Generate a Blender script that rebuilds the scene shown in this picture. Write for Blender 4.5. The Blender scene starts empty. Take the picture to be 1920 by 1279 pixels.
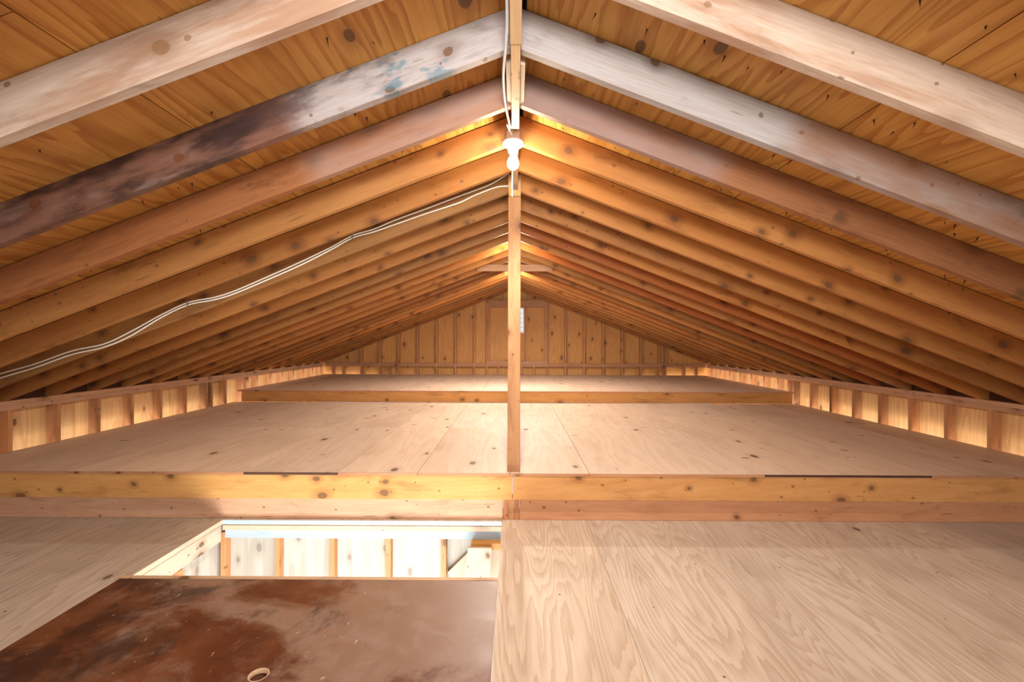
import bpy, bmesh, math, random
from mathutils import Matrix, Vector

random.seed(7)
SC = bpy.context.scene
COL = SC.collection
ZO = 1.279            # eye height above the lower floor (z = 0 is the lower floor)

# ------------------------------------------------------------------ camera
cam = bpy.data.cameras.new('camera')
cam.sensor_width = 36.0
cam.lens = 867.0 / 1920.0 * 36.0
cam.shift_y = -3.0 / 1920.0
cam.clip_start = 0.02
cam_o = bpy.data.objects.new('camera', cam)
COL.objects.link(cam_o)
psi, rho = 5.0 / 867.0, 0.0035
Fv = Vector((-math.sin(psi), math.cos(psi), 0))
Rv = Vector((math.cos(psi), math.sin(psi), 0))
Uv = Vector((0, 0, 1))
R2 = Rv * math.cos(rho) + Uv * math.sin(rho)
U2 = Uv * math.cos(rho) - Rv * math.sin(rho)
cam_o.matrix_world = Matrix(((R2.x, U2.x, -Fv.x, 0), (R2.y, U2.y, -Fv.y, 0), (R2.z, U2.z, -Fv.z, ZO), (0, 0, 0, 1)))
SC.camera = cam_o

# ------------------------------------------------------------------ light and exposure
SC.view_settings.view_transform = 'Standard'
SC.view_settings.look = 'None'
SC.view_settings.gamma = 1.0
SC.view_settings.use_curve_mapping = False
SC.view_settings.exposure = 0.0
SC.cycles.max_bounces = 8
SC.cycles.diffuse_bounces = 6
SC.cycles.sample_clamp_indirect = 6.0
wd = bpy.data.worlds.new('daylight')
SC.world = wd
wd.use_nodes = True
wd.node_tree.nodes['Background'].inputs[0].default_value = (0.86, 0.93, 1.0, 1)
wd.node_tree.nodes['Background'].inputs[1].default_value = 1.0

def area(name, loc, size, target, power, color):
    L = bpy.data.lights.new(name, 'AREA')
    L.shape = 'RECTANGLE'
    L.size, L.size_y = size
    L.energy = power
    L.color = color
    o = bpy.data.objects.new(name, L)
    COL.objects.link(o)
    o.location = (loc[0], loc[1], loc[2] + ZO)
    d = Vector((target[0], target[1], target[2] + ZO)) - o.location
    o.rotation_euler = d.to_track_quat('-Z', 'Y').to_euler()
    return o

area('fill_behind', (0.6, -1.6, 0.2), (5.0, 1.6), (0.2, 4.0, 0.1), 130, (0.97, 0.97, 1.0))  # unseen fill panel behind the eye, added to even out the light
hw = area('ridge_fill', (0.1, -1.4, 0.25), (0.7, 0.5), (0.1, 2.0, 1.15), 30, (0.90, 0.95, 1.0))  # unseen light, added to whiten the near rafters by the ridge
hw.data.spread = math.radians(75)
area('daylight_stairwell', (-0.7, 1.9, -3.0), (2.4, 1.4), (-1.3, 3.3, -1.3), 170, (0.90, 0.96, 1.0))
for sx in (-1, 1):      # daylight of the garage below, under the open stud bays
    area('daylight_eave', (sx * 3.85, 7.0, -1.75), (0.6, 6.6), (sx * 3.85, 7.0, 0), 160, (1.0, 0.97, 0.93)).rotation_euler = (math.pi, sx * 0.35, 0)
BULB = 420.0
DOWN_FILL = 140.0

# ------------------------------------------------------------------ materials
def lin(c):
    return tuple(((v / 255 + 0.055) / 1.055) ** 2.4 if v > 10 else v / 255 / 12.92 for v in c)

class NT:
    def __init__(self, name):
        self.m = bpy.data.materials.new(name)
        self.m.use_nodes = True
        self.t = self.m.node_tree
        self.bsdf = self.t.nodes['Principled BSDF']
    def n(self, typ, **kw):
        nd = self.t.nodes.new(typ)
        for k, v in kw.items():
            if k in nd.inputs.keys() or isinstance(k, int):
                nd.inputs[k].default_value = v
            else:
                setattr(nd, k, v)
        return nd
    def l(self, a, b):
        self.t.links.new(a, b)
    def val(self, sock, v):
        if hasattr(v, 'links') or hasattr(v, 'is_linked'):
            self.l(v, sock)
        else:
            sock.default_value = v
    def math(self, op, a, b=0.0, clamp=False):
        nd = self.t.nodes.new('ShaderNodeMath')
        nd.operation = op
        nd.use_clamp = clamp
        self.val(nd.inputs[0], a)
        self.val(nd.inputs[1], b)
        return nd.outputs[0]
    def vmath(self, op, a, b):
        nd = self.t.nodes.new('ShaderNodeVectorMath')
        nd.operation = op
        self.val(nd.inputs[0], a)
        self.val(nd.inputs[1], b)
        return nd.outputs[0]
    def mix(self, fac, a, b, mode='MIX'):
        nd = self.t.nodes.new('ShaderNodeMix')
        nd.data_type = 'RGBA'
        nd.blend_type = mode
        self.val(nd.inputs[0], fac)
        for i, v in ((6, a), (7, b)):
            if hasattr(v, 'is_linked'):
                self.l(v, nd.inputs[i])
            else:
                nd.inputs[i].default_value = (*v, 1)
        return nd.outputs[2]
    def step(self, x, lo, hi):
        nd = self.t.nodes.new('ShaderNodeMapRange')
        nd.interpolation_type = 'SMOOTHSTEP'
        self.val(nd.inputs[0], x)
        nd.inputs[1].default_value = lo
        nd.inputs[2].default_value = hi
        return nd.outputs[0]
    def noise(self, vec, scale, detail=3, rough=0.55, dist=0.0):
        nd = self.t.nodes.new('ShaderNodeTexNoise')
        self.l(vec, nd.inputs['Vector'])
        nd.inputs['Scale'].default_value = scale
        nd.inputs['Detail'].default_value = detail
        nd.inputs['Roughness'].default_value = rough
        nd.inputs['Distortion'].default_value = dist
        return nd.outputs[0]
    def n3(self, vec, scale):
        nd = self.t.nodes.new('ShaderNodeTexNoise')
        self.l(vec, nd.inputs['Vector'])
        nd.inputs['Scale'].default_value = scale
        nd.inputs['Detail'].default_value = 2
        return self.vmath('SUBTRACT', nd.outputs['Color'], (0.5, 0.5, 0.5))
    def coords(self):
        tc = self.n('ShaderNodeTexCoord')
        oi = self.n('ShaderNodeObjectInfo')
        r = self.math('MULTIPLY', oi.outputs['Random'], 37.0)
        cx = self.n('ShaderNodeCombineXYZ')
        self.l(r, cx.inputs[0])
        self.l(self.math('MULTIPLY', oi.outputs['Random'], 11.3), cx.inputs[1])
        cx.inputs[2].default_value = 0.0
        v = self.vmath('ADD', tc.outputs['Object'], cx.outputs[0])
        return v, oi, tc.outputs['Object']

def knots(T, v, sc, thin, r, share, seedvec=(0, 0, 0)):
    """mask and dark core of sparse elongated knots; v local coordinates, thin flattens one axis"""
    sx = T.n('ShaderNodeSeparateXYZ')
    T.l(T.vmath('MULTIPLY', T.vmath('ADD', v, seedvec), thin), sx.inputs[0])
    cx = T.n('ShaderNodeCombineXYZ')
    T.l(sx.outputs[0], cx.inputs[0])
    T.l(T.math('ADD', sx.outputs[1], sx.outputs[2]), cx.inputs[1])
    vo = T.n('ShaderNodeTexVoronoi', voronoi_dimensions='2D')
    T.l(cx.outputs[0], vo.inputs['Vector'])
    vo.inputs['Scale'].default_value = sc
    sep = T.n('ShaderNodeSeparateColor')
    T.l(vo.outputs['Color'], sep.inputs[0])
    keep = T.math('LESS_THAN', sep.outputs[0], share)
    size = T.math('MULTIPLY_ADD', sep.outputs[1], 0.8)
    size.node.inputs[2].default_value = 0.5
    d = T.math('DIVIDE', vo.outputs['Distance'], size)
    m = T.math('MULTIPLY', T.step(d, r, r * 0.72), keep)
    halo = T.math('MULTIPLY', T.step(d, r * 3.0, r * 0.8), keep)
    return m, halo

def lumber(name, light, dark, knot=(0.16, 0.075, 0.03), rough=0.62, knot_share=0.5, ring=1.0, stain_and_light=None, patch=0.35):
    T = NT(name)
    v, oi, raw = T.coords()
    low = T.noise(T.vmath('MULTIPLY', v, (0.8, 5, 5)), 1.0, 2)
    # growth rings around an axis a little outside the board
    off = T.n('ShaderNodeCombineXYZ')
    rr = T.math('MULTIPLY_ADD', oi.outputs['Random'], 0.10)
    rr.node.inputs[2].default_value = 0.03
    T.l(T.math('MULTIPLY', low, 0.05), off.inputs[1])
    T.l(rr, off.inputs[1])
    T.l(T.math('MULTIPLY', low, 0.16), off.inputs[2])
    rv = T.vmath('ADD', T.vmath('MULTIPLY', raw, (0.06, 1, 1)), off.outputs[0])
    w = T.n('ShaderNodeTexWave', wave_type='RINGS', rings_direction='X', wave_profile='SAW')
    T.l(rv, w.inputs['Vector'])
    w.inputs['Scale'].default_value = 24.0
    w.inputs['Distortion'].default_value = 2.2
    w.inputs['Detail'].default_value = 2.0
    w.inputs['Detail Scale'].default_value = 2.0
    fib = T.noise(T.vmath('MULTIPLY', v, (7.0, 130, 130)), 1.0, 3, 0.6)
    g = T.math('MULTIPLY_ADD', w.outputs['Fac'], 0.16 * ring)
    T.l(T.math('MULTIPLY', fib, 0.55), g.node.inputs[2])
    mid = T.noise(T.vmath('MULTIPLY', v, (2.6, 16, 16)), 1.0, 4, 0.6)
    fac = T.math('ADD', g, T.math('MULTIPLY', T.math('SUBTRACT', mid, 0.5), 0.9), True)
    col = T.mix(fac, light, dark)
    # darker soaked blotches and mill marks
    blot = T.noise(T.vmath('MULTIPLY', v, (2.3, 9, 9)), 1.0, 5, 0.66, 0.4)
    col = T.mix(T.math('MULTIPLY', T.step(blot, 0.52, 0.72), patch * 1.3), col, tuple(c * 0.52 for c in dark))
    saw = T.n('ShaderNodeTexWave', wave_type='BANDS', bands_direction='X')
    T.l(T.vmath('MULTIPLY', v, (1, 0.04, 0.04)), saw.inputs['Vector'])
    saw.inputs['Scale'].default_value = 48.0
    saw.inputs['Distortion'].default_value = 1.5
    col = T.mix(T.math('MULTIPLY', saw.outputs['Fac'], 0.10), col, tuple(c * 0.6 for c in dark))
    wob = T.vmath('ADD', v, T.vmath('MULTIPLY', T.n3(v, 9.0), (0.05, 0.02, 0.02)))
    m, halo = knots(T, wob, 4.2, (0.9, 0.6, 1.2), 0.115, knot_share)
    col = T.mix(T.math('MULTIPLY', halo, 0.55), col, tuple(c * 0.62 for c in dark))
    col = T.mix(T.math('MULTIPLY', m, 0.85), col, knot)
    # pitch specks, nail bruises and short checks
    m2, h2 = knots(T, wob, 15.0, (0.8, 0.7, 1), 0.13, 0.13, (3.1, 1.7, 0.4))
    col = T.mix(T.math('MULTIPLY', m2, 0.7), col, knot)
    m4, h4 = knots(T, wob, 7.0, (0.18, 0.7, 2.6), 0.06, 0.16, (8.1, 0.7, 2.4))
    col = T.mix(T.math('MULTIPLY', m4, 0.6), col, knot)
    if stain_and_light:
        for (colr, sc, lo, hi, amt, sv, gx0, gx1) in stain_and_light:
            sn = T.noise(T.vmath('MULTIPLY', T.vmath('ADD', raw, sv), sc), 1.0, 5, 0.62)
            f = T.math('MULTIPLY', T.step(sn, lo, hi), amt)
            if gx0 is not None:         # the tone only runs over this stretch of the board
                sq = T.n('ShaderNodeSeparateXYZ')
                T.l(raw, sq.inputs[0])
                xx = T.math('ADD', sq.outputs[0], T.math('MULTIPLY', sn, 0.25))
                f = T.math('MULTIPLY', f, T.step(xx, gx0 + 0.1, gx0 + 0.28))
                f = T.math('MULTIPLY', f, T.step(xx, gx1 + 0.28, gx1 + 0.1))
            col = T.mix(f, col, colr)
    col = T.mix(1.0, col, oi.outputs['Color'], 'MULTIPLY')
    T.l(col, T.bsdf.inputs['Base Color'])
    T.bsdf.inputs['Roughness'].default_value = rough
    T.bsdf.inputs['Specular IOR Level'].default_value = 0.3
    b = T.n('ShaderNodeBump')
    b.inputs['Strength'].default_value = 0.18
    b.inputs['Distance'].default_value = 0.004
    T.l(g, b.inputs['Height'])
    T.l(b.outputs[0], T.bsdf.inputs['Normal'])
    return T.m

def plywood(name, light, dark, contrast=0.5, knot_share=0.25, knot=(0.10, 0.05, 0.025), dirt=0.0, dirtcol=(0.2, 0.17, 0.15), freq=11.0, nail=False):
    """rotary-cut face veneer: contour lines of a stretched height field, grain along local X"""
    T = NT(name)
    v0, oi, raw = T.coords()
    s0 = T.n('ShaderNodeSeparateXYZ')
    T.l(v0, s0.inputs[0])
    c0 = T.n('ShaderNodeCombineXYZ')        # the sheet's own plane, whichever way the sheet is thin
    T.l(s0.outputs[0], c0.inputs[0])
    T.l(T.math('ADD', s0.outputs[1], s0.outputs[2]), c0.inputs[1])
    v = c0.outputs[0]
    hsmall = T.noise(T.vmath('MULTIPLY', v, (3.0, 30.0, 1.0)), 1.0, 2, 0.5)
    hbig = T.noise(T.vmath('MULTIPLY', v, (0.42, 3.4, 1.0)), 1.0, 2, 0.4)
    h = T.math('MULTIPLY_ADD', hsmall, 0.05)
    T.l(hbig, h.node.inputs[2])
    sx = T.n('ShaderNodeSeparateXYZ')
    T.l(v, sx.inputs[0])
    ph = T.math('MULTIPLY_ADD', h, freq)
    T.l(T.math('MULTIPLY', sx.outputs[1], 3.5), ph.node.inputs[2])
    fr = T.math('FRACT', ph)
    line = T.step(fr, 0.25, 0.98)
    edge = T.step(fr, 1.0, 0.94)
    line = T.math('MULTIPLY', line, edge)
    fib = T.noise(T.vmath('MULTIPLY', v, (2.5, 95, 1.0)), 1.0, 3, 0.6)
    fac = T.math('MULTIPLY_ADD', line, contrast)
    T.l(T.math('MULTIPLY', T.step(fib, 0.25, 0.75), 0.32), fac.node.inputs[2])
    col = T.mix(fac, light, dark)
    blot = T.noise(T.vmath('MULTIPLY', v, (0.9, 2.2, 1)), 1.0, 4, 0.6)
    col = T.mix(T.math('MULTIPLY', T.step(blot, 0.46, 0.75), 0.35), col, tuple(c * 0.72 for c in dark))
    if dirt:
        dn = T.noise(T.vmath('MULTIPLY', T.vmath('ADD', v, (5, 3, 0)), (1.0, 4.0, 1)), 1.0, 6, 0.68)
        col = T.mix(T.math('MULTIPLY', T.step(dn, 0.48, 0.72), dirt), col, dirtcol)
    m, halo = knots(T, v, 3.6, (0.55, 1.0, 0.02), 0.085, knot_share)
    col = T.mix(T.math('MULTIPLY', halo, 0.35), col, tuple(c * 0.7 for c in dark))
    col = T.mix(T.math('MULTIPLY', m, 0.8), col, knot)
    if nail == 'small':
        m6, h6 = knots(T, v, 4.5, (1.0, 1.0, 0.02), 0.03, 0.25, (1.7, 2.9, 0))
        col = T.mix(T.math('MULTIPLY', m6, 0.8), col, knot)
    if nail is True:
        wv = T.vmath('ADD', v, T.vmath('MULTIPLY', T.n3(v, 14.0), (0.05, 0.05, 0.0)))
        m3, h3 = knots(T, wv, 3.3, (1.1, 0.62, 0.02), 0.07, 0.26, (0.7, 2.9, 0))
        col = T.mix(T.math('MULTIPLY', m3, 0.62), col, knot)
        m5, h5 = knots(T, wv, 8.0, (1.0, 1.0, 0.02), 0.06, 0.10, (4.7, 0.9, 0))
        col = T.mix(T.math('MULTIPLY', m5, 0.7), col, knot)
    col = T.mix(1.0, col, oi.outputs['Color'], 'MULTIPLY')
    T.l(col, T.bsdf.inputs['Base Color'])
    T.bsdf.inputs['Roughness'].default_value = 0.58
    T.bsdf.inputs['Specular IOR Level'].default_value = 0.3
    b = T.n('ShaderNodeBump')
    b.inputs['Strength'].default_value = 0.12
    b.inputs['Distance'].default_value = 0.003
    T.l(fac, b.inputs['Height'])
    T.l(b.outputs[0], T.bsdf.inputs['Normal'])
    return T.m

def plain(name, col, rough=0.5, metal=0.0, emit=None, strength=0.0):
    T = NT(name)
    v, oi, raw = T.coords()
    n = T.noise(v, 30.0, 3)
    c = T.mix(n, tuple(x * 0.86 for x in col), tuple(min(1, x * 1.08) for x in col))
    T.l(c, T.bsdf.inputs['Base Color'])
    T.bsdf.inputs['Roughness'].default_value = rough
    T.bsdf.inputs['Metallic'].default_value = metal
    if emit:
        T.bsdf.inputs['Emission Color'].default_value = (*emit, 1)
        T.bsdf.inputs['Emission Strength'].default_value = strength
    return T.m

M = {}
M['rafter'] = lumber('rafter_pine', lin((196, 136, 72)), lin((154, 90, 38)))
M['rafter_pale'] = lumber('rafter_painted_daylight', lin((204, 178, 152)), lin((168, 132, 102)), patch=0.5,  # cool daylight from behind is put into the pale colour; brown patches are stains
    stain_and_light=[(lin((150, 100, 64)), (1.1, 6, 9), 0.46, 0.66, 0.75, (7.2, 0, 0), None, None)])
M['rafter_grey'] = lumber('rafter_grey_painted_daylight', lin((206, 192, 180)), lin((160, 132, 112)), patch=0.5, rough=0.5,  # grey upper stretch is daylight painted in, ending where the brown starts
    stain_and_light=[(lin((160, 104, 62)), (0.9, 2, 3), 0.36, 0.60, 0.8, (2.2, 0, 0), 1.0, 9.0)])
M['rafter_red'] = lumber('rafter_red_painted_daylight', lin((176, 116, 70)), lin((130, 74, 38)), patch=0.5,  # red-brown wood; the mauve grey by the ridge is painted daylight
    stain_and_light=[(lin((170, 142, 130)), (1.0, 3, 5), 0.25, 0.6, 0.7, (3.2, 0, 0), -0.5, 0.9)])
M['rafter_black'] = lumber('rafter_black_stained', lin((196, 182, 172)), lin((158, 134, 120)), patch=0.5, rough=0.5,  # black and blue stains over a pale grey that holds painted daylight
    stain_and_light=[(lin((122, 66, 32)), (0.9, 2, 3), 0.30, 0.5, 0.85, (2.2, 0, 0), 0.75, 9.0),
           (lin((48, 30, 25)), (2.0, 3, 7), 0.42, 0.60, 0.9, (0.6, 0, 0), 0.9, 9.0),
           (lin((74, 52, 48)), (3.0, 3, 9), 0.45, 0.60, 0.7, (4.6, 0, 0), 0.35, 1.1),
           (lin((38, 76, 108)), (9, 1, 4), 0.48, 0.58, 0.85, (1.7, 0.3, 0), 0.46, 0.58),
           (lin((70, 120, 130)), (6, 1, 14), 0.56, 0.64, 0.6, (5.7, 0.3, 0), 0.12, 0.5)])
M['sheathing'] = plywood('roof_plywood', lin((214, 158, 82)), lin((164, 100, 38)), contrast=0.55, knot_share=0.35, dirt=0.35, dirtcol=lin((138, 96, 64)), freq=18)
M['stud'] = lumber('stud_pine', lin((206, 150, 102)), lin((164, 104, 58)), knot_share=0.2)
M['plate'] = lumber('plate_pine', lin((206, 160, 124)), lin((168, 112, 74)), knot_share=0.3)
M['siding'] = plywood('siding_plywood', lin((218, 160, 92)), lin((184, 118, 56)), contrast=0.30, knot_share=0.6, freq=16)
M['siding_pale'] = plywood('pale_siding_plywood', lin((216, 170, 114)), lin((180, 124, 72)), contrast=0.35, knot_share=0.4, freq=14)
M['deck'] = plywood('deck_plywood', lin((222, 198, 172)), lin((202, 170, 140)), contrast=0.35, knot_share=0.2, dirt=0.2, dirtcol=lin((186, 152, 124)), nail=True)
M['floor'] = plywood('floor_plywood', lin((214, 197, 175)), lin((178, 152, 126)), contrast=0.5, knot_share=0.012, nail='small', dirt=0.45, dirtcol=lin((168, 142, 122)), freq=26)
M['rim'] = lumber('rim_pine', lin((214, 164, 100)), lin((180, 120, 62)), knot_share=0.4)
M['rim_red'] = lumber('rim_fir', lin((214, 172, 136)), lin((176, 124, 88)), knot_share=0.3)
M['post'] = lumber('post_fir', lin((206, 156, 108)), lin((162, 106, 64)), knot_share=0.4)
M['ridge'] = lumber('ridge_pine', lin((214, 176, 128)), lin((182, 136, 88)), knot_share=0.2)
M['white_ply'] = plywood('stairwell_plywood', lin((190, 184, 172)), lin((166, 152, 134)), contrast=0.4, knot_share=0.8, knot=lin((140, 122, 112)), freq=8)
M['cream'] = lumber('cream_board', lin((214, 194, 168)), lin((190, 160, 128)), knot_share=0.2)
M['blue'] = lumber('blue_board', lin((172, 184, 190)), lin((160, 174, 181)), knot=lin((150, 160, 165)), knot_share=0.2)
M['grey_plank'] = lumber('grey_plank', lin((206, 180, 156)), lin((180, 152, 128)), knot_share=0.15)
M['dark'] = plain('black_felt', (0.012, 0.012, 0.014), 0.9)
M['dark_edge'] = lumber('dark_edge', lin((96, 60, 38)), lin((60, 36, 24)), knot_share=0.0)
M['white'] = plain('white_porcelain', (0.86, 0.85, 0.82), 0.25)
M['cable_white'] = plain('white_cable_sheath', (0.78, 0.72, 0.62), 0.45)
M['cable_grey'] = plain('grey_cable_sheath', (0.62, 0.63, 0.62), 0.45)
M['metal'] = plain('galvanised_metal', (0.45, 0.45, 0.46), 0.4, 0.9)
M['nail'] = plain('nail_steel', (0.05, 0.042, 0.04), 0.5, 0.6)
M['brass'] = plain('brass_chain', (0.7, 0.58, 0.36), 0.35, 0.9)
M['bulb'] = plain('lit_bulb', (1, 1, 1), 0.3, 0, (1.0, 0.82, 0.58), BULB)
M['louvre'] = plain('white_louvre', (0.8, 0.82, 0.82), 0.4)
M['concrete'] = plain('garage_concrete', (0.42, 0.41, 0.39), 0.85)

def glass_mat():
    T = NT('louvre_glass')
    T.bsdf.inputs['Base Color'].default_value = (0.9, 0.96, 0.96, 1)
    T.bsdf.inputs['Roughness'].default_value = 0.12
    T.bsdf.inputs['Transmission Weight'].default_value = 1.0
    T.bsdf.inputs['IOR'].default_value = 1.1
    return T.m
M['glass'] = glass_mat()

def lid_mat():
    T = NT('stained_hardboard')
    v, oi, raw = T.coords()
    base = T.noise(raw, 1.5, 6, 0.62, 0.3)
    fine = T.noise(raw, 7.0, 6, 0.7, 0.6)
    col = T.mix(T.step(base, 0.38, 0.62), lin((84, 40, 18)), lin((112, 68, 42)))
    dust = T.noise(T.vmath('ADD', raw, (4.2, 1.4, 0)), 1.3, 7, 0.66, 0.5)
    sx = T.n('ShaderNodeSeparateXYZ')
    T.l(raw, sx.inputs[0])
    # dust is heavier towards the far and the right border
    bias = T.math('MULTIPLY_ADD', sx.outputs[0], 0.085)
    T.l(T.math('MULTIPLY', sx.outputs[1], 0.11), bias.node.inputs[2])
    dd = T.math('ADD', dust, bias)
    col = T.mix(T.math('MULTIPLY', T.step(dd, 0.47, 0.62), 0.85), col, lin((140, 113, 93)))
    col = T.mix(T.math('MULTIPLY', T.step(T.math('ADD', fine, T.math('MULTIPLY', dust, 0.5)), 0.74, 0.92), 0.35), col, lin((150, 128, 114)))
    dk = T.noise(T.vmath('ADD', raw, (1.0, 7.7, 0)), 2.0, 5, 0.7, 0.4)
    left = T.math('MULTIPLY', sx.outputs[0], -0.10)
    col = T.mix(T.math('MULTIPLY', T.step(T.math('ADD', dk, left), 0.50, 0.66), 0.75), col, lin((44, 27, 24)))
    sp = T.noise(T.vmath('MULTIPLY', raw, (1, 0.45, 1)), 34.0, 3, 0.6)
    col = T.mix(T.math('MULTIPLY', T.step(sp, 0.68, 0.74), 0.55), col, lin((206, 180, 150)))
    T.l(col, T.bsdf.inputs['Base Color'])
    T.l(T.math('MULTIPLY_ADD', fine, 0.5), T.bsdf.inputs['Roughness'])
    T.bsdf.inputs['Roughness'].links[0].from_node.inputs[2].default_value = 0.18
    b = T.n('ShaderNodeBump')
    b.inputs['Strength'].default_value = 0.35
    b.inputs['Distance'].default_value = 0.004
    T.l(fine, b.inputs['Height'])
    T.l(b.outputs[0], T.bsdf.inputs['Normal'])
    return T.m
M['lid'] = lid_mat()

# ------------------------------------------------------------------ object helpers
AX = {'X': Matrix(((1, 0, 0), (0, 1, 0), (0, 0, 1))),
      'Y': Matrix(((0, -1, 0), (1, 0, 0), (0, 0, 1))),      # local X -> +Y, local Y -> -X
      'Z': Matrix(((0, 0, -1), (0, 1, 0), (1, 0, 0)))}      # local X -> +Z, local Z -> -X
MESHES = {}

def box_mesh(l, w, t, mat, bev=0.0):
    key = ('box', round(l, 4), round(w, 4), round(t, 4), mat, bev)
    if key in MESHES:
        return MESHES[key]
    bm = bmesh.new()
    bmesh.ops.create_cube(bm, size=1.0)
    bmesh.ops.scale(bm, vec=(l, w, t), verts=bm.verts)
    if bev:
        bmesh.ops.bevel(bm, geom=list(bm.edges), offset=bev, segments=1, affect='EDGES')
    me = bpy.data.meshes.new(mat)
    bm.to_mesh(me)
    bm.free()
    me.materials.append(M[mat])
    MESHES[key] = me
    return me

def link(name, me, mat3, loc, parent=None, tint=None):
    """loc is relative to the eye in z; parents are unrotated empties or meshes"""
    o = bpy.data.objects.new(name, me)
    COL.objects.link(o)
    p = Vector((loc[0], loc[1], loc[2] + ZO))
    if parent is not None:
        o.parent = parent
        q = parent
        while q is not None:
            p = p - q.location
            q = q.parent
    mm = mat3.to_4x4()
    mm.translation = p
    o.matrix_local = mm
    if tint is not None:
        o.color = (tint[0], tint[1], tint[2], 1) if not isinstance(tint, float) else (tint, tint, tint, 1)
    return o

def jit(a=0.08, warm=0.03):
    g = 1 - random.random() * a * 2
    w = random.uniform(-warm, warm)
    return (g * (1 + w), g, g * (1 - w * 1.5))

def piece(name, lo, hi, axis, mat, parent=None, tint=None, bev=0.0):
    """an axis aligned board from corner lo to corner hi, its grain along the given world axis"""
    d = [hi[i] - lo[i] for i in range(3)]
    c = [(hi[i] + lo[i]) / 2 for i in range(3)]
    if axis == 'X':
        l, w, t = d[0], d[1], d[2]
    elif axis == 'Y':
        l, w, t = d[1], d[0], d[2]
    else:
        l, w, t = d[2], d[1], d[0]
    return link(name, box_mesh(l, w, t, mat, bev), AX[axis], c, parent, jit() if tint is None else tint)

def root(name, loc, label=None, cat=None, group=None, kind=None):
    o = bpy.data.objects.new(name, None)
    COL.objects.link(o)
    o.empty_display_size = 0.1
    o.location = (loc[0], loc[1], loc[2] + ZO)
    tag(o, label, cat, group, kind)
    return o

def tag(o, label=None, cat=None, group=None, kind=None):
    for k, v in (('label', label), ('category', cat), ('group', group), ('kind', kind)):
        if v:
            o[k] = v
    return o

def from_bm(name, bm, mat, loc, parent=None, mat3=None, smooth=False, tint=None):
    me = bpy.data.meshes.new(name)
    if smooth:
        for f in bm.faces:
            f.smooth = True
    bm.to_mesh(me)
    bm.free()
    me.materials.append(M[mat])
    return link(name, me, mat3 or AX['X'], loc, parent, tint)

def prism(name, pts, y0, y1, mat, parent=None, tint=None, kind='XZ'):
    """polygon in the XZ plane (eye relative) extruded in Y; grain must be vertical -> built with local X up"""
    cx = sum(p[0] for p in pts) / len(pts)
    cz = sum(p[1] for p in pts) / len(pts)
    bm = bmesh.new()
    if kind == 'XZ':
        loc = [(p[1] - cz, -(p[0] - cx)) for p in pts]       # local X = up, local Z = -x
        m3 = AX['Z']
    else:
        loc = [(p[0] - cx, p[1] - cz) for p in pts]
        m3 = AX['X']
    h = (y1 - y0) / 2
    a = [bm.verts.new((u, -h, w)) for u, w in loc]
    b = [bm.verts.new((u, h, w)) for u, w in loc]
    bm.faces.new(a)
    bm.faces.new(b[::-1])
    n = len(pts)
    for i in range(n):
        bm.faces.new((a[i], b[i], b[(i + 1) % n], a[(i + 1) % n]))
    bmesh.ops.recalc_face_normals(bm, faces=bm.faces)
    return from_bm(name, bm, mat, (cx, (y0 + y1) / 2, cz), parent, m3, tint=jit() if tint is None else tint)

def lathe(name, prof, mat, loc, parent=None, seg=28, smooth=True):
    bm = bmesh.new()
    rings = []
    for r, z in prof:
        if r < 1e-5:
            rings.append([bm.verts.new((0, 0, z))])
        else:
            rings.append([bm.verts.new((r * math.cos(2 * math.pi * i / seg), r * math.sin(2 * math.pi * i / seg), z)) for i in range(seg)])
    for a, b in zip(rings, rings[1:]):
        for i in range(seg):
            j = (i + 1) % seg
            if len(a) == 1 and len(b) == 1:
                continue
            if len(a) == 1:
                bm.faces.new((a[0], b[i], b[j]))
            elif len(b) == 1:
                bm.faces.new((a[i], a[j], b[0]))
            else:
                bm.faces.new((a[i], a[j], b[j], b[i]))
    bmesh.ops.recalc_face_normals(bm, faces=bm.faces)
    return from_bm(name, bm, mat, loc, parent, smooth=smooth)

def tube(name, pts, r, mat, parent=None, seg=8, flat=1.0):
    """smooth cable through eye-relative points (Catmull-Rom)"""
    P = [Vector(p) for p in pts]
    P = [P[0] * 2 - P[1]] + P + [P[-1] * 2 - P[-2]]
    line = []
    for i in range(1, len(P) - 2):
        for k in range(6):
            t = k / 6
            a, b, c, d = P[i - 1], P[i], P[i + 1], P[i + 2]
            line.append(0.5 * ((2 * b) + (c - a) * t + (2 * a - 5 * b + 4 * c - d) * t * t + (3 * b - a - 3 * c + d) * t ** 3))
    line.append(P[-2])
    o0 = line[0].copy()
    bm = bmesh.new()
    rings = []
    for i, p in enumerate(line):
        tg = (line[min(i + 1, len(line) - 1)] - line[max(i - 1, 0)]).normalized()
        side = tg.cross(Vector((0, 0.3, 1))).normalized()
        up = side.cross(tg).normalized()
        rings.append([bm.verts.new(p - o0 + side * math.cos(2 * math.pi * k / seg) * r + up * math.sin(2 * math.pi * k / seg) * r * flat) for k in range(seg)])
    for a, b in zip(rings, rings[1:]):
        for k in range(seg):
            bm.faces.new((a[k], a[(k + 1) % seg], b[(k + 1) % seg], b[k]))
    bm.faces.new(rings[0])
    bm.faces.new(rings[-1][::-1])
    bmesh.ops.recalc_face_normals(bm, faces=bm.faces)
    return from_bm(name, bm, mat, tuple(o0), parent, smooth=True)

# ------------------------------------------------------------------ dimensions (metres, eye at the origin)
S = 0.4064
H = 1.075                     # underside of the rafters at the ridge
TAN = 0.3843
TH = math.atan(TAN)
CT, ST = math.cos(TH), math.sin(TH)
W = 4.15                      # inner face of the knee-wall studs
Z1, Z2, Z3 = -0.937, -0.763, -1.279
RD = 0.140                    # rafter depth
DB = 10.0                     # inner face of the gable studs
YB0 = -1.9

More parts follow.
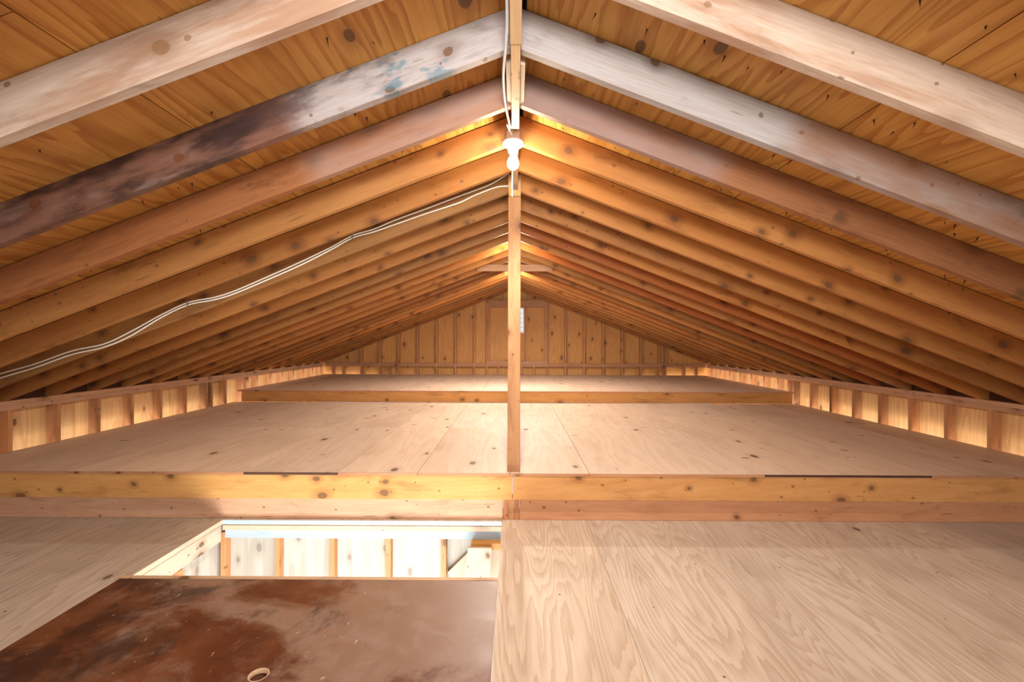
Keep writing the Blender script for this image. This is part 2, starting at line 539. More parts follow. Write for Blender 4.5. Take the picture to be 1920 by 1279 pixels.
def ry(k):
    return 1.7325 + S * (k - 2)          # far face of rafter k

# ------------------------------------------------------------------ roof
roof = root('ceiling', (0, 4.0, H), kind='structure')

def rafter_mesh(L, mat):
    key = ('rafter', mat)
    if key in MESHES:
        return MESHES[key]
    bm = bmesh.new()
    x0 = 0.0
    # plumb cut at the ridge: the upper corner lies back along the slope
    prof = [(0, 0), (L, 0), (L - 0.05, RD), (-RD * TAN, RD)]
    t = 0.019
    nseg = 1
    a = [bm.verts.new((x, -t, z)) for x, z in prof]
    b = [bm.verts.new((x, t, z)) for x, z in prof]
    bm.faces.new(a)
    bm.faces.new(b[::-1])
    for i in range(4):
        bm.faces.new((a[i], b[i], b[(i + 1) % 4], a[(i + 1) % 4]))
    bmesh.ops.recalc_face_normals(bm, faces=bm.faces)
    bmesh.ops.bevel(bm, geom=list(bm.edges), offset=0.0022, segments=1, affect='EDGES')
    me = bpy.data.meshes.new('rafter')
    bm.to_mesh(me)
    bm.free()
    me.materials.append(M[mat])
    MESHES[key] = me
    return me

def rafter(k, side, mat, dy=0.0, dz=0.0, tint=None, label=None):
    # local X runs down the slope, local Y along the ridge, local Z up and out of the slope
    ex = Vector((side * CT, 0, -ST))
    ez = Vector((side * ST, 0, CT))
    ey = ez.cross(ex)
    m3 = Matrix((ex, ey, ez)).transposed()
    L = (W + 0.30) / CT
    x0 = side * 0.019
    loc = (x0, ry(k) - 0.019 + dy, H + dz - 0.019 * TAN)
    o = link('rafter', rafter_mesh(L, mat), m3, loc, roof, jit(0.2, 0.09) if tint is None else tint)
    if label:
        o['label'] = label
    return o

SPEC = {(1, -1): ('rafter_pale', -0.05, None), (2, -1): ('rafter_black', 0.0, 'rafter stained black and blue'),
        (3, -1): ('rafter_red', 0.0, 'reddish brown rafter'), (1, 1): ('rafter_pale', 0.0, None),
        (2, 1): ('rafter_grey', 0.0, 'rafter with silvery grey daylight painted on its upper half'), (3, 1): ('rafter_red', 0.0, 'rafter with mauve grey daylight painted near the ridge')}
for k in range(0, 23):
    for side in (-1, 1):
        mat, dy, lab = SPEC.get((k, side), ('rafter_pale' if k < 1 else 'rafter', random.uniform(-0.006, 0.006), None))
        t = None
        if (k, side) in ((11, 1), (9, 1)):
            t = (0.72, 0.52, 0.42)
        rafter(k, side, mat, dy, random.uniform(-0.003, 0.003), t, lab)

# roof sheathing panels, grain along the ridge
PT = 0.0127
for side in (-1, 1):
    ez = Vector((side * ST, 0, CT))
    ex = Vector((0, 1, 0))
    ey = ez.cross(ex)
    m3 = Matrix((ex, ey, ez)).transposed()
    first = -0.036 if side < 0 else -0.012
    for row in range(4):
        s0 = first if row == 0 else 1.219 * row
        s1 = 1.219 * (row + 1) - 0.004
        if row == 3:
            s1 = (W + 0.33) / CT
        yy = -1.35 + (row % 2) * 1.219 + (0.3 if side > 0 else 0) - 1.219
        while yy < DB + 0.1:
            y0, y1 = max(yy, YB0), min(yy + 2.438 - 0.003, DB + 0.16)
            if y1 - y0 > 0.15:
                sm = (s0 + s1) / 2
                c = Vector((side * CT, 0, -ST)) * sm + ez * (RD + PT / 2 + 0.003)
                link('sheathing_panel', box_mesh(y1 - y0, s1 - s0, PT, 'sheathing'), m3, (c.x, (y0 + y1) / 2, c.z + H), roof, jit(0.10, 0.05))
            yy += 2.438
    # felt above the boards closes the joints
    sm = 2.45
    c = Vector((side * CT, 0, -ST)) * (sm - 0.1) + ez * (RD + PT + 0.012)
    link('roofing_felt', box_mesh(DB + 0.3 - YB0, 5.0, 0.006, 'dark'), m3, (c.x, (DB + 0.3 + YB0) / 2, c.z + H), roof, (1, 1, 1))

# ridge board in lengths, with splice plates
RZ0, RZ1 = 1.035, 1.215
piece('ridge_board', (-0.019, YB0, RZ0), (0.019, 1.62, RZ1), 'Y', 'ridge', roof)
piece('ridge_board', (-0.0175, 1.622, RZ0 + 0.004), (0.0175, 1.93, RZ1), 'Y', 'ridge', roof, (1.0, .97, .92))
piece('ridge_board', (-0.018, 1.932, RZ0 + 0.008), (0.018, 2.29, RZ1), 'Y', 'ridge', roof)
piece('ridge_board', (-0.019, 2.292, RZ0 + 0.065), (0.019, DB, RZ1), 'Y', 'ridge', roof)
for sx in (-1, 1):
    x0, x1 = sorted((sx * 0.0195, sx * 0.0375))
    piece('splice_plate', (x0, 1.80, RZ0 + 0.035), (x1, 2.105, RZ1 - 0.03), 'Y', 'cream', roof, (0.9, 0.86, 0.8))
# collar tie
piece('collar_tie', (-0.50, ry(13) - 0.077, 0.905), (0.50, ry(13) - 0.039, 0.990), 'X', 'rim_red', roof)

# roofing nail points that come through the boards
bm = bmesh.new()
for side in (-1, 1):
    ez = Vector((side * ST, 0, CT))
    for k in range(0, 14):
        for i in range(38 if k < 5 else 14):
            s = random.uniform(0.15, 3.4)
            y = ry(k) + random.uniform(0.03, S - 0.07)
            base = Vector((side * CT, 0, -ST)) * s + ez * (RD + 0.004) + Vector((0, y, H))
            tip = base - ez * random.uniform(0.012, 0.036) + Vector((random.uniform(-1, 1), random.uniform(-1, 1), 0)) * 0.010
            r = random.uniform(0.0024, 0.0048)
            a = [bm.verts.new(base + Vector((math.cos(q) * r, math.sin(q) * r, 0)) - Vector((0, 4, H))) for q in (0, 2.1, 4.2)]
            t = bm.verts.new(tip - Vector((0, 4, H)))
            for q in range(3):
                bm.faces.new((a[q], a[(q + 1) % 3], t))
tag(from_bm('nail_points', bm, 'nail', (0, 4, H), roof), kind='stuff')

# ------------------------------------------------------------------ knee walls
LOW = -2.05
PT0, PT1 = -0.598, -0.520     # double top plate
def knee_wall(name, side, y_first, extra):
    r = root(name, (side * W, 4.0, Z3), kind='structure')
    xi = side * W
    xo = side * (W + 0.089)
    y = y_first
    ys = []
    while y > 2.2:
        y -= S
    while y < DB:
        ys.append(y)
        y += S
    for y in ys + extra:
        lo, hi = sorted((xi, xo))
        piece('stud', (lo, y, LOW), (hi, y + 0.038, PT0), 'Z', 'stud', r, jit(0.16, 0.05))
    lo, hi = sorted((xi, xo))
    mid = PT0 + 0.039
    for (a, b) in ((2.0, 5.35), (5.352, DB)):
        piece('top_plate', (lo, a, mid + 0.001), (hi, b, PT1), 'Y', 'plate', r)
    for (a, b) in ((2.0, 6.3), (6.302, DB)):
        piece('top_plate', (lo, a, PT0), (hi, b, mid), 'Y', 'plate', r)
    lo, hi = sorted((xo + side * 0.001, xo + side * 0.014))
    y = 2.0
    while y < DB + 0.09:
        y1 = min(y + 1.219 - 0.003, DB + 0.09)
        piece('sheathing_panel', (lo, y, LOW), (hi, y1, -0.38), 'Z', 'siding_pale', r)
        y += 1.219
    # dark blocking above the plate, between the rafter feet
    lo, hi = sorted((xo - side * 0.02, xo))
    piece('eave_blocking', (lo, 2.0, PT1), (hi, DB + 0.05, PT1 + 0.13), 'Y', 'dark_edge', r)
    return r
knee_wall('wall_left', -1, 3.764 - 3 * S, [6.300, 7.155])
knee_wall('wall_right', 1, 4.047 - 3 * S, [6.075, 7.02])

# ------------------------------------------------------------------ gable wall
gab = root('wall_back', (0, DB, Z2), kind='structure')
def rz(x, dz=0.0):
    return H - abs(x) * TAN + dz
GP0, GP1 = -0.590, -0.520     # plate of the gable
XS = []
x = -3.93 + 0.0
gx = [-3.93, -3.72, -3.32, -2.92, -2.71, -2.51, -2.10, -1.69, -1.28, -0.87, -0.60, 0.70, 1.10, 1.50, 1.91, 2.32, 2.73, 3.12, 3.26, 3.67, 3.93]
upper = [-3.32, -2.92, -2.51, -2.10, -1.69, -1.28, -0.87, -0.60, 0.70, 1.10, 1.50, 1.91, 2.32, 2.73, 3.12, 3.26]
for gxx in upper:
    h0 = rz(gxx - 0.019, 0.09)
    h1 = rz(gxx + 0.019, 0.09)
    prism('stud', [(gxx - 0.019, GP1), (gxx + 0.019, GP1), (gxx + 0.019, h1), (gxx - 0.019, h0)], DB, DB + 0.089, 'stud', gab)
for gxx in gx + [-0.35, -0.10, 0.16, 0.42]:
    piece('stud', (gxx - 0.019, DB, -1.15), (gxx + 0.019, DB + 0.089, GP0), 'Z', 'stud', gab)
piece('wall_plate', (-W, DB, GP0), (-0.02, DB + 0.089, GP1), 'X', 'plate', gab, (0.86, 0.80, 0.74))
piece('wall_plate', (-0.018, DB, GP0), (W, DB + 0.089, GP1), 'X', 'plate', gab, (0.86, 0.80, 0.74))
# framed opening under the ridge
piece('header', (-0.581, DB + 0.001, 0.69), (0.681, DB + 0.088, 0.84), 'X', 'plate', gab, (0.82, 0.76, 0.72))
piece('header', (-0.581, DB + 0.001, 0.842), (0.681, DB + 0.085, 0.875), 'X', 'stud', gab, (0.7, 0.64, 0.58))
piece('sill_plate', (-0.581, DB + 0.001, GP1), (0.681, DB + 0.08, GP1 + 0.045), 'X', 'plate', gab)
for gxx in (-0.56, 0.66):
    piece('trimmer_stud', (gxx - 0.019, DB + 0.002, GP1 + 0.046), (gxx + 0.019, DB + 0.086, 0.689), 'Z', 'stud', gab)
piece('trimmer_stud', (0.205, DB + 0.003, GP1 + 0.046), (0.24, DB + 0.07, 0.689), 'Z', 'stud', gab)
piece('trimmer_stud', (-0.125, DB + 0.003, GP1 + 0.046), (-0.09, DB + 0.07, 0.689), 'Z', 'stud', gab)
for gxx in (-0.26, 0.30):
    prism('stud', [(gxx - 0.019, 0.876), (gxx + 0.019, 0.876), (gxx + 0.019, rz(gxx + 0.019, 0.09)), (gxx - 0.019, rz(gxx - 0.019, 0.09))], DB + 0.01, DB + 0.088, 'stud', gab)
# siding panels behind the studs; one has the louvre opening
SY0, SY1 = DB + 0.090, DB + 0.103
edges = [-4.24, -3.32, -2.10, -0.87]
def panel(xa, xb, za=-1.15, zb=None):
    pts = [(xa, za), (xb, za)]
    if zb is None:
        pts += [(xb, rz(xb, 0.14))]
        if xa < 0 < xb:
            pts += [(0, rz(0, 0.14))]
        pts += [(xa, rz(xa, 0.14))]
    else:
        pts += [(xb, zb), (xa, zb)]
    prism('sheathing_panel', pts, SY0, SY1, 'siding', gab)
for a, b in ((-4.24, -3.32), (-3.32, -2.10), (-2.10, -0.87), (0.70, 1.91), (1.91, 3.12), (3.12, 4.24)):
    panel(a + 0.001, b - 0.001)
panel(-0.869, -0.105)
panel(0.222, 0.699)
panel(-0.104, 0.221, -1.15, 0.135)
prism('sheathing_panel', [(-0.104, 0.70), (0.221, 0.70), (0.221, rz(0.221, 0.14)), (0, rz(0, 0.14)), (-0.104, rz(0.104, 0.14))], SY0, SY1, 'siding', gab)

# louvred glass window in the gable
win = root('window_1', (0.058, DB + 0.07, 0.14), kind='structure')
for lo, hi in (((-0.089, DB + 0.045, 0.135), (-0.069, DB + 0.115, 0.70)), ((0.184, DB + 0.045, 0.135), (0.205, DB + 0.115, 0.70)),
               ((-0.068, DB + 0.045, 0.135), (0.183, DB + 0.115, 0.165)), ((-0.068, DB + 0.045, 0.67), (0.183, DB + 0.115, 0.70))):
    piece('frame', lo, hi, 'X', 'louvre', win, (1, 1, 1))
for i in range(5):
    z = 0.165 + 0.101 * (i + 0.5)
    tilt = Matrix.Rotation(math.radians(-24), 3, 'X')
    link('louvre_pane', box_mesh(0.25, 0.006, 0.108, 'glass'), tilt, (0.058, DB + 0.085, z), win, (1, 1, 1))
    piece('louvre_clip', (-0.066, DB + 0.062, z - 0.058), (0.182, DB + 0.074, z - 0.047), 'X', 'louvre', win, (0.7, 0.74, 0.74))

# ------------------------------------------------------------------ lower floor
HX0, HX1, HY1 = -2.06, -0.085, 3.255
FT = 0.030
flr = root('floor', (0, 2.0, Z3), kind='structure')
def fl_panel(x0, x1, y0, y1, tint=None):
    piece('floor_panel', (x0 + 0.001, y0 + 0.001, Z3 - FT), (x1 - 0.001, y1 - 0.001, Z3), 'Y', 'floor', flr, tint)
RY0 = 3.275
for a, b in ((HX1, 0.513), (0.513, 1.733), (1.733, 2.952), (2.952, 4.135)):
    fl_panel(a, b, 0.837, RY0 + 0.06)
    fl_panel(a, b, YB0, 0.837)
for a, b in ((-4.135, -3.28), (-3.28, HX0)):
    fl_panel(a, b, 0.9, RY0 + 0.06, (0.80, 0.82, 0.86))
    fl_panel(a, b, YB0, 0.9, (0.80, 0.82, 0.86))
fl_panel(HX0, HX1, YB0, 0.80)
fl_panel(HX0, HX1, HY1, RY0 + 0.06)
piece('floor_leak_blocker', (-4.13, YB0, Z3 - FT - 0.02), (HX0 - 0.03, RY0, Z3 - FT - 0.012), 'Y', 'dark_edge', flr)  # unseen dark sheets, added to stop light leaking through the floor joints
piece('floor_leak_blocker', (HX1 + 0.03, YB0, Z3 - FT - 0.02), (4.13, RY0, Z3 - FT - 0.012), 'Y', 'dark_edge', flr)

# framing of the stair hatch
piece('hatch_board', (HX0 - 0.05, 0.8, Z3 - 0.165), (HX0 - 0.022, HY1 + 0.02, Z3 - FT - 0.022), 'Y', 'cream', flr)
piece('hatch_board', (HX1 + 0.012, 0.8, Z3 - 0.185), (HX1 + 0.04, HY1 + 0.02, Z3 - FT - 0.014), 'Y', 'cream', flr)
piece('hatch_board', (HX0 - 0.012, HY1 + 0.022, Z3 - 0.084), (HX1 + 0.012, HY1 + 0.06, Z3 - FT - 0.020), 'X', 'cream', flr)
tag(piece('hatch_board', (HX0 - 0.012, HY1 + 0.05, Z3 - 0.151), (HX1 + 0.012, HY1 + 0.088, Z3 - 0.0845), 'X', 'blue', flr, (1, 1, 1)), 'pale blue board')
tag(piece('edge_strip', (HX0 + 0.002, HY1 - 0.004, Z3 - FT - 0.003), (HX1 - 0.002, HY1 - 0.0005, Z3 - 0.002), 'X', 'blue', flr, (1.05, 1.05, 1.05)), 'plywood edge strip painted with pale blue daylight')  # plywood edge; the blue is daylight put into its colour
piece('edge_strip', (HX0 + 0.0005, 0.85, Z3 - FT - 0.002), (HX0 + 0.005, HY1 - 0.006, Z3 - 0.001), 'Y', 'cream', flr)

piece('gap_filler', (HX0 - 0.06, 0.8, Z3 - FT - 0.021), (HX0 - 0.035, HY1, Z3 - FT - 0.001), 'Y', 'dark_edge', flr)
# stairwell below
stw = root('wall_stairwell', (-1.07, 3.43, Z3 - 2.4), kind='structure')
SWY = 3.40
for i, xx in enumerate((-2.145, -1.745, -1.341, -0.927, -0.518)):
    piece('stud', (xx - 0.019, SWY, Z3 - 2.4), (xx + 0.019, SWY + 0.059, Z3 - 0.152), 'Z', 'stud', stw, (1.05, 1.0, 0.92))
    piece('sheathing_panel', (xx - 0.001, SWY + 0.06, Z3 - 2.4), (xx + 0.4035, SWY + 0.072, Z3 - 0.1), 'Z', 'white_ply', stw, (1.0, 0.98, 0.95))
piece('sheathing_panel', (-0.110, SWY + 0.06, Z3 - 2.4), (0.6, SWY + 0.072, Z3 - 0.1), 'Z', 'white_ply', stw, (1.0, 0.98, 0.95))
piece('sheathing_panel', (-3.0, SWY + 0.062, Z3 - 2.4), (-2.148, SWY + 0.074, Z3 - 0.1), 'Z', 'white_ply', stw, (1.0, 0.98, 0.95))
swl = root('wall_stairwell_left', (-2.3, 2.4, Z3 - 2.4), kind='structure')
for i, yy in enumerate((0.9, 1.3, 1.7, 2.1, 2.5, 2.9)):
    piece('stud', (-2.20, yy, Z3 - 2.4), (-2.111, yy + 0.038, Z3 - 0.19), 'Z', 'stud', swl, (1.1, 1.05, 1.0))
for a, b in ((0.6, 1.6), (1.602, 2.6), (2.602, 3.46)):
    piece('sheathing_panel', (-2.215, a, Z3 - 2.4), (-2.201, b, Z3 - 0.19), 'Z', 'white_ply', swl, (1.15, 1.12, 1.08))
piece('floor_lower', (-4.3, -2.0, Z3 - 2.46), (4.3, DB + 0.1, Z3 - 2.4), 'X', 'concrete', None, (1, 1, 1))['kind'] = 'structure'

def slanted(name, p0, p1, width, thick, mat, y, parent=None, tint=None):
    """board in an XZ plane whose upper left edge runs p0 -> p1 (eye relative x, z)"""
    a, b = Vector((p0[0], 0, p0[1])), Vector((p1[0], 0, p1[1]))
    ex = (b - a).normalized()
    ez = Vector((-ex.z, 0, ex.x))
    if ez.x > 0 and ez.z > 0:
        pass
    ey = ez.cross(ex)
    m3 = Matrix((ex, ey, ez)).transposed()
    L = (b - a).length
    c = (a + b) / 2 - ez * width / 2
    return link(name, box_mesh(L, thick, width, mat, 0.002), m3, (c.x, y, c.z), parent, jit() if tint is None else tint)

st = slanted('stair_stringer', (-0.495, -1.733), (-0.125, -1.37), 0.30, 0.03, 'cream', SWY + 0.043, None, (1.05, 1.03, 1.0))
tag(st, 'cream stair stringer running diagonally down inside the open hatch', 'stair stringer')
# plank that leans in the hatch
bm = bmesh.new()
pl = [(-0.365, -1.75), (-0.165, -1.75), (-0.155, -1.452), (-0.315, -1.452)]
pk = prism('leaning_plank', [(-0.39, -1.95), (-0.175, -1.95), (-0.155, -1.447), (-0.318, -1.447)], 3.20, 3.225, 'grey_plank', None, (1, 1, 1))
tag(pk, 'short tan plank standing upright in the corner of the open hatch', 'plank')
bl = piece('timber_block', (-0.30, 3.235, -1.475), (-0.095, 3.30, -1.43), 'X', 'rim', None, (0.85, 0.75, 0.55))
tag(bl, 'yellowish timber block behind the tan plank in the hatch corner', 'block')

# ------------------------------------------------------------------ hatch lid
LX0, LX1, LY0, LY1 = -2.085, -0.0855, 0.85, 2.465
lid = root('hatch_cover', ((LX0 + LX1) / 2, (LY0 + LY1) / 2, Z3), 'dark brown stained hatch cover lying over the near part of the opening', 'hatch cover')
LT = 0.006
hx, hy, hr = -0.965, 1.745, 0.033
bm = bmesh.new()
ocx, ocy = (LX0 + LX1) / 2, (LY0 + LY1 - 0.03) / 2
def ring(z):
    out = [bm.verts.new((x - ocx, y - ocy, z)) for x, y in ((LX0, LY0), (LX1, LY0), (LX1, LY1 - 0.03), (LX0, LY1 - 0.03))]
    inn = [bm.verts.new((hx + hr * math.cos(2 * math.pi * i / 24) - ocx, hy + hr * math.sin(2 * math.pi * i / 24) - ocy, z)) for i in range(24)]
    return out, inn
o1, i1 = ring(LT)
o2, i2 = ring(-0.012)
def cap(o, i):
    # corner fans: 24 hole points split in four quadrants, starting at angle 0
    for q, (ca, cb) in enumerate(((2, 3), (3, 0), (0, 1), (1, 2))):
        pass
    quad = {0: 2, 1: 3, 2: 0, 3: 1}
    for q in range(4):
        c = o[quad[q]]
        for k in range(6):
            bm.faces.new((c, i[(q * 6 + k) % 24], i[(q * 6 + k + 1) % 24]))
        bm.faces.new((c, i[(q * 6 + 6) % 24], o[quad[(q + 1) % 4]]))
cap(o1, i1)
cap(o2, i2)
for a, b, n in ((o1, o2, 4), (i1, i2, 24)):
    for k in range(n):
        bm.faces.new((a[k], a[(k + 1) % n], b[(k + 1) % n], b[k]))
bmesh.ops.recalc_face_normals(bm, faces=bm.faces)
from_bm('lid_board', bm, 'lid', (ocx, ocy, Z3), lid)
tag(piece('edge_batten', (LX0 - 0.02, LY1 - 0.029, Z3 - 0.015), (LX1, LY1, Z3 + LT + 0.002), 'X', 'cream', lid, (0.92, 0.78, 0.66)), 'bare pinkish wood batten')
piece('lid_backing', (LX0 + 0.05, LY0 + 0.02, Z3 - 0.045), (LX1 - 0.004, LY1 - 0.04, Z3 - 0.013), 'X', 'dark_edge', lid, (1, 1, 1))
# bright bevelled rim of the finger hole
bm = bmesh.new()
rr = []
for (r, z) in ((hr + 0.004, LT + 0.0003), (hr + 0.002, LT + 0.0015), (hr - 0.001, LT - 0.001), (hr - 0.0015, -0.011)):
    rr.append([bm.verts.new((r * math.cos(2 * math.pi * i / 28), r * math.sin(2 * math.pi * i / 28), z)) for i in range(28)])
for a, b in zip(rr, rr[1:]):
    for k in range(28):
        bm.faces.new((a[k], a[(k + 1) % 28], b[(k + 1) % 28], b[k]))
tag(from_bm('finger_hole_rim', bm, 'cream', (hx, hy, Z3), lid, smooth=True, tint=(1, 0.9, 0.8)), 'bare wood rim of the round finger hole')

# ------------------------------------------------------------------ front raised platform
PY = 3.236
PTH = 0.019
p1 = root('raised_platform', (0, PY, Z3), 'nearer broad plywood platform, its double timber riser above the hatch', 'platform', 'plywood platforms of the attic')
def deck(parent, Zt, x0, x1, y0, y1, tint=None, recess=0.0):
    piece('deck_panel', (x0 + 0.002, y0 + recess, Zt - PTH), (x1 - 0.002, y1 - 0.004, Zt), 'Y', 'deck', parent, tint)
P2Y = 6.82
DXL, DXR = -4.148, 4.148
G = (0.84, 0.80, 0.76)
for (a, b, ys, rec, t) in (
    (DXL, -3.115, (PY, 4.88, P2Y), 0.0, None),
    (-3.115, -1.896, (PY, 4.88, P2Y), 0.0, None),
    (-1.896, -1.236, (PY, 4.88, P2Y), 0.004, None),
    (-1.236, -0.677, (PY, 4.88, P2Y), 0.0, None),
    (-0.677, -0.03, (PY, 4.87, P2Y), 0.0, None),
    (-0.03, 0.527, (PY, 4.08, 4.86, 6.08, P2Y), 0.0, None),
    (0.527, 1.746, (PY, 4.86, P2Y), 0.0, None),
    (1.746, 2.905, (PY, 5.67, P2Y), 0.004, None),
    (2.905, 3.70, (PY, 5.67, P2Y), 0.0, None),
    (3.70, DXR, (PY, 5.2, P2Y), 0.0, G)):
    for i, (ya, yb) in enumerate(zip(ys, ys[1:])):
        deck(p1, Z1, a, b, ya, yb, t or jit(0.05, 0.02))
        if i == 0 and not rec:
            piece('edge_strip', (a + 0.002, PY - 0.006, Z1 - PTH + 0.001), (b - 0.002, PY - 0.0005, Z1 - 0.0008), 'X', 'rim_red', p1, (0.8, 0.66, 0.54))
piece('deck_leak_blocker', (DXL, PY + 0.03, Z1 - PTH - 0.012), (DXR, P2Y, Z1 - PTH - 0.002), 'Y', 'dark_edge', p1)  # unseen dark sheet, added against light leaks between the deck panels
# dark strips painted for the shaded gap at the edge of two sheets
for a, b in ((-1.95, -1.236), (1.72, 2.905)):
    tag(piece('edge_strip', (a, PY - 0.004, Z1 - 0.017), (b, PY + 0.003, Z1 - 0.001), 'X', 'dark_edge', p1, (1, 1, 1)), 'dark strip painted as the shaded gap at the plywood edge')
# risers
piece('rim_board', (-4.146, PY, -1.1235), (-0.013, PY + 0.036, Z1 - PTH), 'X', 'rim', p1, (1.03, 1.0, 0.92), 0.002)
piece('rim_board', (-0.010, PY, -1.1235), (4.146, PY + 0.036, Z1 - PTH), 'X', 'rim', p1, (0.98, 0.92, 0.90), 0.002)
piece('lower_riser_board', (-4.14, RY0, Z3 + 0.001), (-0.080, RY0 + 0.036, -1.124), 'X', 'rim_red', p1, (0.95, 0.93, 0.93), 0.002)
piece('lower_riser_board', (0.040, RY0, Z3 + 0.001), (4.14, RY0 + 0.036, -1.124), 'X', 'rim_red', p1, (0.92, 0.76, 0.62), 0.002)
for i, t in enumerate(((0.92, 0.72, 0.62), (1.0, 0.92, 0.86), (0.88, 0.74, 0.68))):
    piece('stub_board', (-0.0765 + 0.0385 * i, RY0 + 0.004, Z3 + 0.001), (-0.0385 + 0.0385 * i - 0.001, RY0 + 0.09, -1.124), 'Z', 'post', p1, t, 0.002)

# ------------------------------------------------------------------ rear raised platform
p2 = root('raised_platform', (0, P2Y, Z1), 'farther plywood platform, one board higher, in front of the gable wall', 'platform', 'plywood platforms of the attic')
for a, b in ((-4.10, -2.92), (-2.92, -1.70), (-1.70, -0.48), (-0.48, 0.74), (0.74, 1.96), (1.96, 3.18), (3.18, 4.10)):
    m = P2Y + (1.22 if random.random() < 0.5 else 2.0)
    piece('edge_strip', (a + 0.002, P2Y - 0.006, Z2 - PTH + 0.001), (b - 0.002, P2Y - 0.0005, Z2 - 0.0008), 'X', 'rim_red', p2, (0.85, 0.7, 0.58))
    deck(p2, Z2, a, b, P2Y, m, (1.0, 0.98, 0.98))
    deck(p2, Z2, a, b, m, DB - 0.005, (0.97, 0.96, 0.97))
piece('deck_leak_blocker', (-4.05, P2Y + 0.04, Z2 - PTH - 0.012), (4.05, DB - 0.01, Z2 - PTH - 0.001), 'Y', 'dark_edge', p2)  # same added sheet that blocks light leaks, under the rear deck
piece('rim_board', (-4.04, P2Y, Z1 + 0.001), (-0.01, P2Y + 0.038, Z2 - PTH), 'X', 'rim', p2, (0.92, 0.84, 0.74), 0.002)
piece('rim_board', (-0.008, P2Y, Z1 + 0.001), (4.08, P2Y + 0.038, Z2 - PTH), 'X', 'rim', p2, (0.92, 0.84, 0.74), 0.002)

# ------------------------------------------------------------------ post
ps = root('wooden_post', (-0.004, 3.32, Z1), 'tall square fir post standing on the front edge of the nearer platform', 'post')
piece('post_shaft', (-0.049, 3.272, Z1 + 0.0005), (0.041, 3.361, 1.012), 'Z', 'post', ps, (0.70, 0.65, 0.58), 0.003)
piece('post_cap', (-0.046, 3.274, 1.016), (0.040, 3.36, 1.060), 'X', 'rim', ps, (1.0, 0.95, 0.9), 0.002)
piece('cap_plate', (-0.0475, 3.285, 1.06), (-0.0195, 3.36, 1.17), 'Z', 'ridge', ps)
piece('cap_plate', (0.0195, 3.285, 1.06), (0.0395, 3.36, 1.17), 'Z', 'ridge', ps)

# ------------------------------------------------------------------ bare bulb lamps on the ridge
def lamp(y, label, x=-0.012, power=1.0):
    zt = 1.098
    r = root('bulb_lamp', (x, y, zt), label, 'lamp', 'bare bulbs along the ridge')
    # octagonal steel box screwed under the ridge board
    lathe('junction_box', [(0.0, 0.0), (0.047, 0.0), (0.047, -0.044), (0.0, -0.044)], 'metal', (x, y, zt), r, 8, False)
    lathe('lamp_holder', [(0.030, -0.044), (0.057, -0.046), (0.058, -0.054), (0.054, -0.062), (0.042, -0.070), (0.030, -0.080), (0.025, -0.100), (0.021, -0.104), (0.018, -0.100), (0.0, -0.096)], 'white', (x, y, zt), r)
    prof = [(0.0125, -0.098), (0.0135, -0.110), (0.017, -0.120), (0.024, -0.132), (0.029, -0.146), (0.0305, -0.158), (0.029, -0.170), (0.024, -0.181), (0.015, -0.189), (0.0, -0.192)]
    lathe('bulb', prof, 'bulb', (x, y, zt), r)
    L = bpy.data.lights.new('bulb_down_fill', 'SPOT')  # extra fill spot added under the bulb, besides the bulb's own glow
    L.energy = DOWN_FILL * power
    L.color = (1.0, 0.95, 0.89)
    L.spot_size = math.radians(172)
    L.spot_blend = 0.6
    L.shadow_soft_size = 0.03
    lo = bpy.data.objects.new('bulb_down_fill', L)
    COL.objects.link(lo)
    lo.parent = r
    lo.location = (0, 0, -0.225)
    # bead pull chain
    bm = bmesh.new()
    for i in range(34):
        mt = Matrix.Translation((random.uniform(-.0008, .0008), 0, -i * 0.0074))
        bmesh.ops.create_icosphere(bm, subdivisions=1, radius=0.0031, matrix=mt)
    o = from_bm('pull_chain', bm, 'brass', (x - 0.004, y + 0.036, zt - 0.078), r, smooth=True)
    o['kind'] = 'stuff'
    return r
lamp(2.47, 'lit bare bulb in a white porcelain holder under the ridge, before the post')
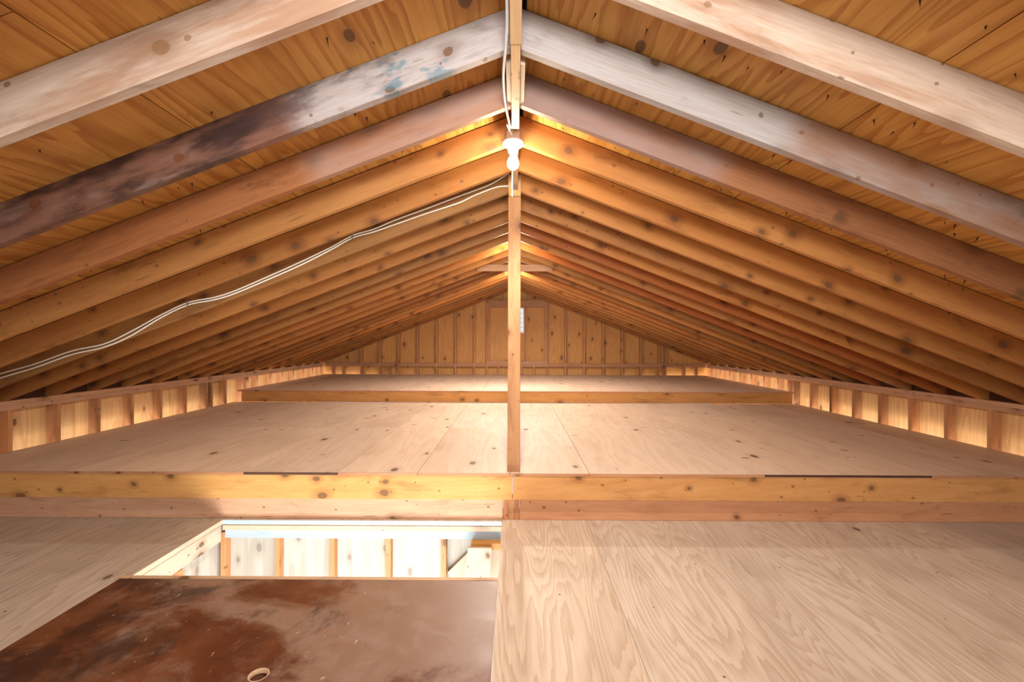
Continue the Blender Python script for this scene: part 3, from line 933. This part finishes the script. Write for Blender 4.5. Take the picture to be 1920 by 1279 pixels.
lamp(5.20, 'lit bare bulb under the ridge, hidden behind the wooden post', power=0.75)
lamp(7.20, 'lit bare bulb under the ridge above the farther platform', power=1.5)

# ------------------------------------------------------------------ cables
cb = tube('ridge_cable', [(-0.0285, -1.0, 1.075), (-0.0285, 0.8, 1.075), (-0.0275, 1.45, 1.06), (-0.033, 1.62, 1.05), (-0.047, 1.80, 1.045), (-0.049, 1.95, 1.05), (-0.043, 2.10, 1.052), (-0.030, 2.24, 1.05),
                         (-0.024, 2.31, 1.055), (-0.034, 2.345, 1.085), (-0.041, 2.37, 1.10), (-0.030, 2.40, 1.085), (-0.018, 2.43, 1.075)], 0.0058, 'cable_grey', None, 8, 0.6)
tag(cb, 'light grey cable stapled along the left of the ridge board to the lamp', 'cable')
def on_rafter(px, py, d=3.313):
    return ((px - 965) / 867 * d, d, (636.5 - py) / 867 * d)
ups = [(953, 325), (920, 345), (890, 357), (860, 368), (800, 391), (740, 413), (700, 430), (660, 442), (620, 464), (560, 493), (500, 520), (440, 546), (400, 559), (350, 569), (300, 592), (240, 625), (190, 648), (130, 661), (60, 686), (0, 703), (-80, 728)]
los = [(953, 349), (930, 351), (890, 366), (858, 381), (800, 400), (740, 421), (700, 435), (660, 446.5), (620, 468.5), (560, 499), (500, 525.5), (440, 551), (400, 563.5), (350, 573.5), (300, 597), (240, 633), (190, 654), (130, 668), (60, 693), (0, 711), (-80, 737)]
c1 = tube('wall_cable', [on_rafter(*p) for p in ups], 0.0052, 'cable_white', None, 8, 1.0)
tag(c1, 'upper white cable of the pair draped across the left roof slope', 'cable', 'white cables on the left slope')
c2 = tube('wall_cable', [on_rafter(*p) for p in los], 0.0052, 'cable_white', None, 8, 1.0)
tag(c2, 'lower white cable of the pair draped across the left roof slope', 'cable', 'white cables on the left slope')
for px, py in ((660, 444), (350, 571)):
    q = on_rafter(px, py)
    piece('cable_staple', (q[0] - 0.004, q[1] - 0.009, q[2] - 0.016), (q[0] + 0.004, q[1] + 0.006, q[2] + 0.016), 'Z', 'metal', c1, (1, 1, 1))
